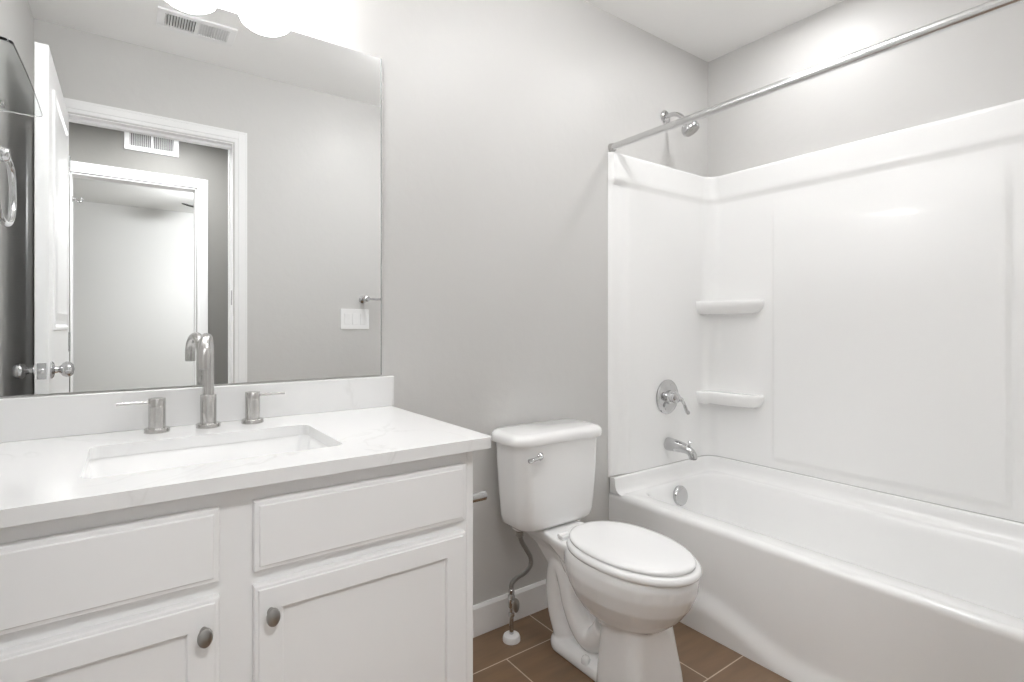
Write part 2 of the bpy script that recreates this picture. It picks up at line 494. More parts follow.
ZT = 0.8796
def counter():
    bm = nb()
    outer = [(XC+0.002,-0.0005),(XC+0.002,-0.6175)] + [(-1.797-0.014+0.014*math.cos(a), -0.6175+0.014+0.014*math.sin(a)) for a in [math.radians(-90+15*i) for i in range(7)]] + [(-1.797,-0.0005)]
    inner = rrect(-2.567, -2.112, -0.497, -0.190, 0.022, 6)
    plate_hole(bm, outer, inner, 0.8529, ZT)
    tag(obj('countertop', bm, 'quartz', None, smooth=False, bevel=0.002, seg=3, angle=60), 'white veined quartz countertop with rectangular sink cut-out on the vanity cabinet', 'countertop')
    bm = nb(); box(bm, XC+0.002, -1.7887, -0.0200, -0.0006, ZT, 0.978)
    tag(obj('backsplash', bm, 'quartz', None, smooth=False, bevel=0.002, seg=3), 'low white quartz backsplash strip standing below the mirror', 'backsplash')
counter()

def sink():
    t = empty('sink_basin', (-2.339, -0.344, 0.74), 'white rectangular undermount sink basin set under the vanity top', 'sink')
    bm = nb()
    x0, x1, y0, y1 = -2.571, -2.108, -0.501, -0.186
    rings = []
    for ins, z, r in ((-0.022,0.8525,0.04),(0.0,0.8525,0.026),(0.003,0.846,0.026),(0.008,0.80,0.03),(0.015,0.765,0.034),(0.026,0.750,0.036),(0.05,0.743,0.04),(0.10,0.739,0.04)):
        rings.append(at_z(rrect(x0+ins, x1-ins, y0+ins, y1-ins, r, 6), z))
    loft(bm, rings, cap0=False)
    o = obj('basin', bm, 'porcelain', t, fine=50)
    s = o.modifiers.new('thick', 'SOLIDIFY'); s.thickness = 0.008; s.offset = -1
    bm = nb(); lathe(bm, (-2.339,-0.344,0.739), (0,0,1), [(0.031,0),(0.031,0.002),(0.024,0.003),(0.022,0.001),(0.020,0.004),(0,0.006)])
    obj('drain', bm, 'nickel', t, label='nickel pop-up drain')
sink()

def faucet():
    t = empty('faucet', (-2.334, -0.082, ZT), 'brushed nickel gooseneck faucet with two lever handles on vanity top', 'faucet')
    x, y = -2.331, -0.082
    bm = nb()
    lathe(bm, (x,y,ZT), (0,0,1), [(0.0278,0),(0.0278,0.009),(0.0268,0.011),(0.0187,0.011),(0.0187,0.0835),(0.018,0.085),(0.0135,0.085)])
    obj('spout_base', bm, 'nickel', t, bevel=0.0006, seg=2)
    R, zc = 0.050, 1.062
    pts = [(x,y,ZT+0.080),(x,y,0.99),(x,y,1.03)] + [(x-0.2*R*(1-math.cos(a)), y-R+R*math.cos(a), zc+R*math.sin(a)) for a in [PI*i/20 for i in range(0,21)]] + [(x-0.4*R,y-2*R,1.05),(x-0.4*R,y-2*R,1.040)]
    bm = nb(); tube(bm, pts, 0.0134, 24)
    sp = obj('spout_neck', bm, 'nickel', t)
    bm = nb(); lathe(bm, (x-0.4*R,y-2*R,1.0395), (0,0,-1), [(0.0115,0),(0.0115,0.001),(0.0095,0.001),(0.0,0.0005)], 24)
    obj('aerator', bm, 'satin', sp)
    for hx, sx in ((-2.442, -1), (-2.226, 1)):
        bm = nb()
        lathe(bm, (hx,y,ZT), (0,0,1), [(0.0272,0),(0.0272,0.009),(0.0262,0.011),(0.0182,0.011),(0.0182,0.064),(0.0175,0.0645),(0.0175,0.0655)])
        h = obj('handle_body', bm, 'nickel', t, bevel=0.0005, seg=2)
        bm = nb()
        lathe(bm, (hx,y,ZT+0.0655), (0,0,1), [(0.0182,0),(0.0182,0.018),(0.0175,0.019),(0,0.019)])
        tube(bm, [(hx+sx*0.012,y,ZT+0.0745),(hx+sx*0.05,y,ZT+0.0755),(hx+sx*0.082,y,ZT+0.075)], 0.0036, 14)
        obj('lever', bm, 'nickel', h)
faucet()

# toilet-paper arm on the cabinet side
def paper_arm():
    y, z = -0.475, 0.690
    t = empty('toilet_paper_holder', (XR, y, z), 'chrome toilet paper holder on the side of the white vanity cabinet', 'paper holder')
    bm = nb(); lathe(bm, (XR-0.0005,y,z), (1,0,0), [(0.024,0),(0.024,0.005),(0.020,0.009),(0.011,0.011)])
    obj('wall_flange', bm, 'chrome', t)
    bm = nb(); cyl(bm, (XR+0.010,y,z), (XR+0.100,y,z), 0.0125, n=24)
    obj('post', bm, 'chrome', t, bevel=0.002)
    bm = nb(); tube(bm, spline([(XR+0.060,y+0.008,z+0.012),(XR+0.062,y+0.03,z+0.014),(XR+0.066,y+0.15,z+0.014),(XR+0.066,y+0.165,z+0.024)],6), 0.004, 12)
    obj('roll_bar', bm, 'chrome', t)
paper_arm()

# ------------------------------------------------------------------ vanity light above the mirror
def vanity_light():
    xs = (-2.566, -2.360, -2.154)
    t = empty('vanity_light', (-2.36, -0.001, 2.18), 'three-shade vanity light on the wall above the mirror, seen in it', 'wall lamp')
    bm = nb(); box(bm, -2.62, -2.10, -0.022, -0.001, 2.205, 2.285)
    obj('back_plate', bm, 'nickel', t, smooth=False, bevel=0.006)
    for x in xs:
        bm = nb()
        tube(bm, spline([(x,-0.018,2.245),(x,-0.07,2.250),(x,-0.115,2.245),(x,-0.13,2.215)],6), 0.008, 14)
        lathe(bm, (x,-0.13,2.172), (0,0,1), [(0.024,0),(0.024,0.035),(0.016,0.045),(0.009,0.048)], 28)
        a = obj('lamp_arm', bm, 'nickel', t)
        bm = nb()
        lathe(bm, (x,-0.13,2.064), (0,0,1), [(0.0,0.0),(0.030,0.002),(0.054,0.009),(0.070,0.021),(0.077,0.037),(0.074,0.060),(0.064,0.085),(0.048,0.104),(0.030,0.113),(0.0,0.114)], 44)
        obj('lamp_shade', bm, 'shade', a, label='lit frosted white glass shade')
vanity_light()

# recessed light above the tub
bm_t = empty('recessed_light', (-0.36, -0.58, H), 'recessed ceiling light over the tub', 'ceiling light')
bm = nb(); lathe(bm, (-0.36,-0.58,H-0.0005), (0,0,-1), [(0.085,0),(0.085,0.004),(0.075,0.008),(0.062,0.006),(0.058,0.002)], 40)
obj('trim_ring', bm, 'plastic', bm_t)
bm = nb(); lathe(bm, (-0.36,-0.58,H-0.001), (0,0,-1), [(0.056,0),(0.056,0.003),(0,0.004)], 32)
obj('lens', bm, 'can', bm_t)

cl = empty('ceiling_fill_light', (-1.25, -0.76, H), 'round fill light added on the bathroom ceiling, out of view', 'ceiling light')  # unseen light added to brighten walls, cabinet fronts and toilet
bm = nb(); lathe(bm, (-1.25,-0.76,H-0.0005), (0,0,-1), [(0.17,0),(0.17,0.02),(0.16,0.028)], 40)
obj('canopy', bm, 'nickel', cl)
bm = nb(); lathe(bm, (-1.25,-0.76,H-0.028), (0,0,-1), [(0.10,0),(0.14,0.012),(0.152,0.030),(0.14,0.050),(0.10,0.064),(0.05,0.071),(0,0.073)], 40)
obj('diffuser', bm, 'ceil_fill', cl)

# added hall fill lamps; bedroom fan with an added fill globe
for hx, hy, lab in ((-2.25, -2.2, 'unseen drum light added as fill in the hall outside the bathroom doorway'), (-3.2, -2.02, 'unseen drum light added as fill further along the hall, beyond the bathroom door')):
    hl = empty('hall_fill_light', (hx, hy, H), lab, 'ceiling light', 'added hall fill lights')
    bm = nb(); lathe(bm, (hx,hy,H-0.0005), (0,0,-1), [(0.16,0),(0.16,0.065),(0.15,0.065),(0.15,0.05)], 40)
    obj('canopy', bm, 'nickel', hl)
    bm = nb(); lathe(bm, (hx,hy,H-0.051), (0,0,-1), [(0.149,0),(0.149,0.006),(0,0.007)], 40)
    obj('diffuser', bm, 'hall_fill', hl)

def ceiling_fan():
    cx, cy = -1.45, -4.75
    t = empty('ceiling_fan', (cx, cy, H), 'dark-bladed ceiling fan, one blade tip in the mirrored bedroom doorway', 'ceiling fan')
    bm = nb(); lathe(bm, (cx,cy,H-0.0005), (0,0,-1), [(0.07,0),(0.065,0.03),(0.02,0.05),(0.014,0.05),(0.014,0.15),(0.05,0.16),(0.11,0.18),(0.115,0.24),(0.09,0.27),(0.05,0.28)])
    obj('motor', bm, 'fan_blade', t)
    for k in range(4):
        a = math.radians(147 + 90*k)
        c, s = math.cos(a), math.sin(a)
        bm = nb()
        out = [(0.10,-0.03),(0.20,-0.055),(0.66,-0.075),(0.71,-0.06),(0.73,0.0),(0.71,0.06),(0.66,0.075),(0.20,0.055),(0.10,0.03)]
        ring = lambda z: [(cx+r*c-w*s, cy+r*s+w*c, z + w*0.32) for r, w in out]
        loft(bm, [ring(H-0.232), ring(H-0.222)])
        obj('fan_blade', bm, 'fan_blade', t, smooth=False)
    bm = nb(); lathe(bm, (cx,cy,H-0.28), (0,0,-1), [(0.06,0),(0.12,0.02),(0.125,0.05),(0.09,0.09),(0,0.11)])
    obj('fill_globe', bm, 'fan_fill', t)  # unseen lit globe, added to brighten the bedroom and doorway
ceiling_fan()

# ------------------------------------------------------------------ mirrored small fittings
def vent(name, c, w, h, axis, label, n, tilt, group=None):
    """louvred register; axis 'z' hangs on a ceiling, 'y' on a wall facing +y"""
    t = empty(name, c, label, 'vent', group)
    cx, cy, cz = c
    def P(u, v, d):      # u along the long side, v across, d out of the surface
        return (cx+u, cy+v, cz-d) if axis == 'z' else (cx+u, cy+d, cz+v)
    def slab(bm, u0, u1, v0, v1, d0, d1):
        q = [P(u0,v0,d0),P(u1,v0,d0),P(u1,v1,d0),P(u0,v1,d0)], [P(u0,v0,d1),P(u1,v0,d1),P(u1,v1,d1),P(u0,v1,d1)]
        loft(bm, q)
    b = 0.030
    bm = nb()
    for a in ((-w/2,w/2,-h/2,-h/2+b),(-w/2,w/2,h/2-b,h/2),(-w/2,-w/2+b,-h/2+b,h/2-b),(w/2-b,w/2,-h/2+b,h/2-b)):
        slab(bm, *a, 0.0005, 0.010)
    obj('vent_frame', bm, 'plastic', t, smooth=False, bevel=0.001, seg=1)
    bm = nb(); slab(bm, -w/2+b, w/2-b, -h/2+b, h/2-b, 0.0003, 0.001)
    obj('vent_shade_sheet', bm, 'duct', t, smooth=False, label='dark sheet standing for shade behind the louvres')
    bm = nb()
    wi = w - 2*b
    for i in range(n):
        u = -wi/2 + (i+0.5)*wi/n
        if abs(i-(n-1)/2) < 0.6 and n % 2: pass
        s = -tilt if i < n/2 else tilt
        q0 = [P(u-0.001-s,-h/2+b,0.0012),P(u+0.001-s,-h/2+b,0.0012),P(u+0.001-s,h/2-b,0.0012),P(u-0.001-s,h/2-b,0.0012)]
        q1 = [P(u-0.001+s,-h/2+b,0.0095),P(u+0.001+s,-h/2+b,0.0095),P(u+0.001+s,h/2-b,0.0095),P(u-0.001+s,h/2-b,0.0095)]
        loft(bm, [q0, q1])
    slab(bm, -0.006, 0.006, -h/2+b, h/2-b, 0.001, 0.0098)
    obj('louvres', bm, 'plastic', t, smooth=False)
vent('ceiling_vent', (-2.238, -1.225, H), 0.315, 0.180, 'z', 'white louvred vent in the bathroom ceiling, seen in the mirror', 24, 0.0035)
vent('wall_vent', (-2.367, YH, 2.425), 0.310, 0.180, 'y', 'white louvred vent on the shade-darkened hall wall, seen in the mirror', 22, 0.0016)

def switch_plate():
    x0, x1, z0, z1 = -1.448, -1.268, 1.124, 1.250
    t = empty('light_switch', ((x0+x1)/2, -D, (z0+z1)/2), 'white three-rocker light switch plate under the towel bar, in the mirror', 'light switch')
    bm = nb(); box(bm, x0, x1, -D+0.0005, -D+0.007, z0, z1)
    obj('switch_plate', bm, 'plastic', t, smooth=False, bevel=0.003)
    for i, tl in enumerate((1, -1, 1)):
        xc = (x0+x1)/2 + (i-1)*0.050
        bm = nb(); ya = -D+0.0065
        dh, dl = (0.0065, 0.002) if tl > 0 else (0.002, 0.0065)
        zc = (z0+z1)/2
        sec = [(ya, zc-0.034), (ya+dl, zc-0.034), (ya+0.0035, zc), (ya+dh, zc+0.034), (ya, zc+0.034)]
        loft(bm, [[(x, y, z) for y, z in sec] for x in (xc-0.0165, xc+0.0165)])
        obj('rocker', bm, 'plastic', t, smooth=False, bevel=0.0008, seg=2)
switch_plate()

def towel_bar():
    xa, xb, y, z = -1.306, -0.85, -D+0.065, 1.312
    t = empty('towel_bar', ((xa+xb)/2, -D, z), 'chrome towel bar above the light switch, its end seen in the mirror', 'towel bar')
    for x in (xa, xb):
        bm = nb(); lathe(bm, (x,-D+0.0005,z), (0,1,0), [(0.026,0),(0.026,0.005),(0.018,0.010),(0.012,0.016),(0.011,0.045),(0.017,0.053),(0.019,0.065),(0.017,0.077),(0.008,0.083),(0,0.084)], 28)
        obj('bar_post', bm, 'chrome', t)
    bm = nb(); cyl(bm, (xa+0.01,y,z), (xb-0.01,y,z), 0.0075, n=20)
    obj('bar', bm, 'chrome', t)
towel_bar()

def towel_ring():
    x, yc, zt = XC+0.078, -0.315, 1.608
    t = empty('towel_ring', (XC, yc, zt), 'chrome towel ring on the side wall, mirrored at the left edge', 'towel ring')
    bm = nb(); lathe(bm, (XC+0.0005,yc,zt), (1,0,0), [(0.028,0),(0.028,0.006),(0.020,0.011),(0.013,0.016),(0.012,0.05),(0.019,0.060),(0.021,0.075),(0.017,0.088),(0,0.092)], 28)
    obj('ring_post', bm, 'chrome', t)
    bm = nb()
    w, hh = 0.135, 0.185
    pts = []
    N = 48
    for i in range(N+1):
        a = 2*PI*i/N
        ca, sa = math.cos(a), math.sin(a)
        e = 0.62 if sa > 0 else 0.9
        pts.append((x, yc + w*math.copysign(abs(ca)**e, ca), zt-hh/2 + hh/2*math.copysign(abs(sa)**e, sa)))
    tube(bm, pts, 0.0085, 14)
    obj('ring', bm, 'chrome', t)
towel_ring()

def glass_shelf():
    ya, yb, z = -0.15, -0.745, 1.852
    t = empty('glass_shelf', (XC, (ya+yb)/2, z), 'clear glass shelf on the side wall, mirrored in the upper left corner', 'shelf')
    bm = nb()
    xf = XC+0.116
    pts = [(XC+0.004, ya), (XC+0.004, yb)]
    pts += [(xf-0.022+0.022*math.sin(a), yb+0.022-0.022*math.cos(a)) for a in [PI/2*i/6 for i in range(7)]]
    pts += [(xf+0.004*math.sin(PI*i/10), yb+0.03+(ya-yb-0.06)*i/10) for i in range(1,10)]
    pts += [(xf-0.022+0.022*math.cos(a), ya-0.022+0.022*math.sin(a)) for a in [PI/2*i/6 for i in range(7)]]
    loft(bm, [at_z(pts, z), at_z(pts, z+0.008)])
    obj('glass_panel', bm, 'glass', t, smooth=False, bevel=0.001, seg=2, label='clear glass panel with rounded corners')
    for y in (ya-0.08, yb+0.08):
        bm = nb(); box(bm, XC+0.0005, XC+0.03, y-0.012, y+0.012, z-0.010, z-0.0005); box(bm, XC+0.0005, XC+0.004, y-0.012, y+0.012, z-0.010, z+0.024); box(bm, XC+0.0005, XC+0.022, y-0.012, y+0.012, z+0.0085, z+0.018)
        obj('shelf_clamp', bm, 'chrome', t, smooth=False, bevel=0.001)
glass_shelf()

# ------------------------------------------------------------------ bathtub
XT = -0.756
ZR = 0.402
def wall_path(d, x_start, R=0.10, k=10):
    """plan path along door-end / back / tap-end walls at distance d from them, from tap wall front to door wall front"""
    P = [(x_start, -d)]
    n1 = 8
    for i in range(1, n1): P.append((x_start + (-R-x_start)*i/n1, -d))
    for i in range(k+1):
        a = PI/2 - PI/2*i/k
        P.append((-R + (R-d)*math.cos(a), -R + (R-d)*math.sin(a)))
    for i in range(1, 16): P.append((-d, -R + (-D+2*R)*i/16))
    for i in range(k+1):
        a = -PI/2*i/k
        P.append((-R + (R-d)*math.cos(a), -D+R + (R-d)*math.sin(a)))
    for i in range(1, n1+1): P.append((-R + (x_start+R)*i/n1, -D+d))
    return P

def bathtub():
    t = empty('bathtub', (-0.38, -D/2, 0), 'white alcove bathtub with a plain apron beside the toilet', 'bathtub')
    bm = nb()
    # rim and basin
    x0, x1, y0, y1 = -0.672, -0.088, -1.50, -0.075
    rings = [at_z(rrect(XT+0.020, -0.004, -D+0.004, -0.004, 0.004, 8), ZR)]
    for i0, ia, ib, ic, z, r in ((0,0,0,0,ZR,0.11),(0.006,0.006,0.006,0.006,ZR-0.003,0.11),(0.012,0.014,0.012,0.012,ZR-0.012,0.112),(0.017,0.024,0.020,0.018,ZR-0.04,0.115),
                                 (0.030,0.060,0.04,0.030,0.28,0.12),(0.050,0.13,0.065,0.048,0.16,0.13),(0.066,0.17,0.085,0.064,0.105,0.13),(0.095,0.22,0.12,0.095,0.078,0.12),(0.15,0.30,0.2,0.15,0.072,0.10)):
        rings.append(at_z(rrect(x0+i0, x1-ic, y0+ia, y1-ib, r, 8), z))
    loft(bm, rings, cap0=False)
    # lip against the three walls
    prof = [(0.074,ZR-0.002),(0.062,ZR+0.001),(0.053,ZR+0.005),(0.045,ZR+0.013),(0.040,ZR+0.025),(0.037,ZR+0.040),(0.0355,ZR+0.060),(0.034,0.4655),(0.028,0.467),(0.006,0.467)]
    def lip_start(d, z):
        return XT + 0.0015
    loft(bm, [[(x, y, z) for x, y in wall_path(d, lip_start(d,z))] for d, z in prof], cap0=False, cap1=False, closed=False)
    # end faces of the lip at the front
    for sgn in (0, 1):
        pts = []
        for d, z in prof:
            P = wall_path(d, lip_start(d,z)); p = P[0] if sgn == 0 else P[-1]
            pts.append((p[0], p[1], z))
        pts.append((pts[-1][0], pts[-1][1], ZR-0.002))
        face(bm, [bm.verts.new(p) for p in pts])
    # apron
    NY = 100
    zs = [0.0,0.004]+[0.01*i for i in range(1,36)]+[0.358,0.366,0.374,0.381,0.387,0.392,0.396,0.399,0.401,ZR]
    def ax(y, z):
        yy = -y
        h = 0.098 - 0.085*ss(0.50, 0.86, yy)
        if yy > 1.588/2+0.05: h = max(h, 0.0)
        foot = 1 - ss(h-0.025, h+0.065, z)
        x = -0.7555 - 0.0205*foot
        # rolled rim
        if z > 0.33:
            x = x + (XT+0.0005 - x)*ss(0.335, 0.368, z)
        if z > 0.378:
            q = min(1, (z-0.378)/(ZR-0.378)); x += 0.024*(1-math.sqrt(max(0, 1-q*q)))
        return x
    G = [[bm.verts.new((ax(-D*i/NY*0.9995-0.0003, z), -D*i/NY*0.9995-0.0003, z)) for z in zs] for i in range(NY+1)]
    for i in range(NY):
        for j in range(len(zs)-1):
            face(bm, (G[i][j], G[i+1][j], G[i+1][j+1], G[i][j+1]))
    o = obj('tub_shell', bm, 'acrylic', t, fine=60)
    bm = nb()
    nrm = V(0,-1,0.16).normalized()
    lathe(bm, (-0.385,-0.106,0.340), nrm, [(0.046,-0.004),(0.046,0.008),(0.043,0.012),(0.036,0.014),(0,0.015)], 40)
    obj('overflow_plate', bm, 'chrome', t, label='round chrome overflow plate')
    bm = nb(); lathe(bm, (-0.37,-0.42,0.0715), (0,0,1), [(0.036,0),(0.036,0.003),(0.028,0.004),(0.02,0.008),(0,0.010)])
    obj('tub_drain', bm, 'chrome', t)
bathtub()

# ------------------------------------------------------------------ tub surround
ZS0, ZS1 = 0.4685, 1.9245
def surround():
    t = empty('tub_surround', (-0.38, -D/2, ZS0), 'white moulded tub wall surround with corner shelves above the bathtub', 'tub surround')
    XS = -0.762
    R = 0.095
    # stations along the plan path: (point at wall, normal, tag)
    st = []
    n = 64
    for i in range(n): st.append((V(XS + (-R-XS)*i/n, 0, 0), V(0,-1,0), 'a'))
    k = 14
    for i in range(k+1):
        a = PI/2 - PI/2*i/k
        st.append((V(-R+R*math.cos(a), -R+R*math.sin(a), 0), V(-math.cos(a), -math.sin(a), 0), 'c'))
    m = 170
    for i in range(1, m): st.append((V(0, -R+(-D+2*R)*i/m, 0), V(-1,0,0), 'b'))
    for i in range(k+1):
        a = -PI/2*i/k
        st.append((V(-R+R*math.cos(a), -D+R+R*math.sin(a), 0), V(-math.cos(a), -math.sin(a), 0), 'c'))
    for i in range(1, n+1): st.append((V(-R+(XS+R)*i/n, -D, 0), V(0,1,0), 'a'))
    zs = [ZS0, ZS0+0.0015]
    z = ZS0+0.012
    while z < ZS1-0.012: zs.append(z); z += 0.0125
    zs += [ZS1-0.010, ZS1-0.005, ZS1-0.002, ZS1]
    def d(p, tg, z):
        base = 0.021
        band = 0.010*ss(1.784, 1.798, z)
        v = base + band
        if tg == 'a':
            w = 1 - ss(-0.700, -0.640, p.x)
            v -= 0.013*w*(1-band/0.010)
        if tg == 'b':
            y = -p.y
            w = ss(0.355, 0.375, y)*(1-ss(1.183, 1.203, y))
            w *= ss(0.503, 0.521, z)*(1-ss(1.585, 1.76, z))
            v += 0.011*w
            # slim columns beside the middle panel under the band
            v += 0.004*(ss(1.30,1.33,y))*(1-band/0.010)
        # rolled top and bottom edges
        q = (ZS1 - z)
        if q < 0.010: v *= math.sqrt(max(0, 1-(1-q/0.010)**2))*0.96+0.04
        if z < ZS0+0.001: v -= 0.002
        return v
    bm = nb()
    G = []
    for idx, (p, nr, tg) in enumerate(st):
        f = 1.0
        e = min(idx, len(st)-1-idx)
        if e == 0: f = 0.03
        elif e == 1: f = 0.9
        G.append([bm.verts.new(p + nr*(d(p,tg,z)*f + 0.0005) + V(0,0,z)) for z in zs])
    for a, b in zip(G, G[1:]):
        for j in range(len(zs)-1): face(bm, (a[j], b[j], b[j+1], a[j+1]))
    obj('wall_panels', bm, 'acrylic', t, fine=50)
    # corner shelves
    for zt in (1.272, 0.810):
        bm = nb()
        def plan(s, off):
            # s: pull-in of the front edge, off: unused
            A = [(-0.015,-0.015)]
            pts = [(-0.136+s*0.6,-0.012),(-0.136+s*0.6,-0.040),(-0.131+s*0.6,-0.058),(-0.122+s*0.7,-0.072+s*0.3)]
            # front edge, gently bowed towards the tub
            p0 = V(-0.114+s*0.8,-0.083+s*0.4,0); p1 = V(-0.078+s*0.6,-0.300+s,0)
            nn = V(-(p1-p0).y*-1, (p1-p0).x*-1, 0).normalized()
            mid = []
            for i in range(1, 10):
                u = i/10
                q = p0.lerp(p1, u)
                mid.append((q.x - 0.012*math.sin(PI*u), q.y - 0.005*math.sin(PI*u)))
            pts += [(p0.x,p0.y)] + mid + [(p1.x,p1.y),(-0.066+s*0.5,-0.313+s),(-0.048+s*0.3,-0.320+s),(-0.012,-0.320+s)]
            return pts + A
        rings = []
        for s, dz in ((0.060,-0.070),(0.042,-0.067),(0.024,-0.058),(0.010,-0.044),(0.002,-0.028),(0.0,-0.012),(0.004,-0.002),(0.010,0.0),(0.018,-0.0015),(0.030,-0.004)):
            rings.append(at_z(plan(s, 0), zt+dz))
        loft(bm, rings)
        obj('corner_shelf', bm, 'acrylic', t, fine=60)
surround()

# joint line of caulk between surround and tub stays as a dark reveal
bm = nb()
loft(bm, [[(x,y,z) for x,y in wall_path(d, XT+0.012)] for d, z in ((0.003,0.4671),(0.020,0.4671),(0.020,0.4684),(0.003,0.4684))], cap0=False, cap1=False, closed=False)
tag(obj('caulk_line', bm, 'caulk', None), 'thin grey caulk joint between tub lip and surround', 'caulk', None, 'structure')

# ------------------------------------------------------------------ shower fittings
def shower_head():
    x, z = -0.359, 2.172
    t = empty('showerhead', (x, 0, z), 'chrome shower head and bent arm on the wall above the surround', 'shower head')
    bm = nb(); lathe(bm, (x,-0.0005,z), (0,-1,0), [(0.035,0),(0.035,0.003),(0.031,0.007),(0.020,0.011),(0.013,0.012)])
    obj('wall_flange', bm, 'chrome', t)
    pts = spline([(x,-0.008,z),(x+0.003,-0.040,z+0.003),(x+0.007,-0.072,z-0.008),(x+0.011,-0.098,z-0.034),(x+0.014,-0.112,z-0.056)], 7)
    bm = nb(); tube(bm, pts, 0.0108, 18)
    obj('shower_arm', bm, 'chrome', t)
    o = Vector(pts[-1]); dr = V(0.10,-0.46,-0.80).normalized()
    bm = nb()
    lathe(bm, o - dr*0.006, dr, [(0.012,0),(0.014,0.006),(0.014,0.012),(0.018,0.016),(0.029,0.021),(0.038,0.029),(0.041,0.038),(0.041,0.056),(0.0395,0.060),(0.034,0.061)])
    hd = obj('spray_head', bm, 'chrome', t)
    bm = nb()
    lathe(bm, o + dr*0.0545, dr, [(0.034,0),(0.034,0.002),(0.024,0.003),(0.022,0.001),(0.013,0.001),(0.011,0.003),(0,0.003)])
    obj('spray_face', bm, 'pewter', hd, label='darker spray face')
shower_head()

def shower_valve():
    x, y, z = -0.372, -0.0222, 0.798
    t = empty('shower_valve', (x, y, z), 'round chrome shower valve with lever handle above the tub spout', 'shower valve')
    bm = nb(); lathe(bm, (x,y,z), (0,-1,0), [(0.084,0),(0.084,0.003),(0.078,0.008),(0.060,0.011),(0.040,0.012),(0.036,0.013)], 48)
    obj('escutcheon', bm, 'chrome', t)
    bm = nb(); lathe(bm, (x,y-0.0125,z), (0,-1,0), [(0.034,0),(0.032,0.012),(0.024,0.016),(0.022,0.030),(0.026,0.034),(0.026,0.044),(0.020,0.052),(0.012,0.058),(0,0.060)], 32)
    hb = obj('handle_hub', bm, 'chrome', t)
    bm = nb()
    tube(bm, spline([(x+0.004,y-0.060,z+0.002),(x+0.016,y-0.074,z-0.010),(x+0.030,y-0.080,z-0.036),(x+0.036,y-0.088,z-0.064),(x+0.042,y-0.098,z-0.074)],6), [0.012]*3+[0.010]*4+[0.0075]*6+[0.0085]*6+[0.0095]*4+[0.006]*2, 16)
    obj('lever', bm, 'chrome', hb)
    for s in (-1, 1):
        bm = nb(); lathe(bm, (x+s*0.02,y-0.0085,z+s*0.058), (0,-1,0), [(0.006,0),(0.0055,0.003),(0,0.004)], 16)
        obj('screw', bm, 'satin', t)
shower_valve()

def tub_spout():
    x, y, z = -0.366, -0.0222, 0.568
    t = empty('tub_spout', (x, y, z), 'chrome tub spout with diverter knob below the shower valve', 'tub spout')
    bm = nb()
    path = spline([(x,y,z),(x,y-0.04,z),(x,y-0.085,z-0.003),(x,y-0.118,z-0.010),(x,y-0.138,z-0.026),(x,y-0.143,z-0.046)], 6)
    n = len(path)
    rr = []
    for i in range(n):
        u = i/(n-1); rr.append(0.032 - 0.0125*ss(0.0,0.75,u))
    rr[0] = 0.031
    tube(bm, path, rr, 28)
    sp = obj('spout_body', bm, 'chrome', t)
    bm = nb(); cyl(bm, (x,y-0.143,z-0.0463), (x,y-0.143,z-0.0475), 0.015, n=24)
    obj('outlet', bm, 'dark', sp)  # dark disc painted in place of the shade inside the spout
    bm = nb(); lathe(bm, (x,y-0.122,z+0.008), (0,-0.12,1), [(0.005,0),(0.005,0.014),(0.009,0.018),(0.0095,0.023),(0.006,0.027),(0,0.028)], 20)
    obj('diverter_knob', bm, 'chrome', sp)
tub_spout()

def shower_rod():
    x, z = -0.742, 1.9455
    t = empty('shower_rod', (x, -D/2, z), 'straight chrome shower curtain rod spanning the tub alcove', 'curtain rod')
    bm = nb(); cyl(bm, (x,-0.004,z), (x,-D+0.004,z), 0.0155, n=28)
    obj('rod', bm, 'satin', t)
    for y, s in ((-0.0005,-1),(-D+0.0005,1)):
        bm = nb(); lathe(bm, (x,y,z), (0,s,0), [(0.0195,0),(0.0195,0.003),(0.0178,0.010),(0.0172,0.020),(0.0158,0.022)], 30)
        obj('end_flange', bm, 'nickel', t)
shower_rod()

# ------------------------------------------------------------------ toilet
TX = -1.203
def egg(cx, yr, yf, hw, z, n=48, sq=2.3, rsq=2.6):
    """plan outline: yr rear (towards the wall), yf front; widest a bit behind the middle"""
    yc = yr + (yf-yr)*0.47
    P = []
    for i in range(n):
        a = 2*PI*i/n
        c, s = math.cos(a), math.sin(a)
        e = sq if s < 0 else rsq
        x = hw*math.copysign(abs(c)**(2/e), c)
        y = math.copysign(abs(s)**(2/e), s)
        yy = yc + (yr-yc)*y if s > 0 else yc + (yc-yf)*y
        P.append((cx+x, yy, z))
    return P

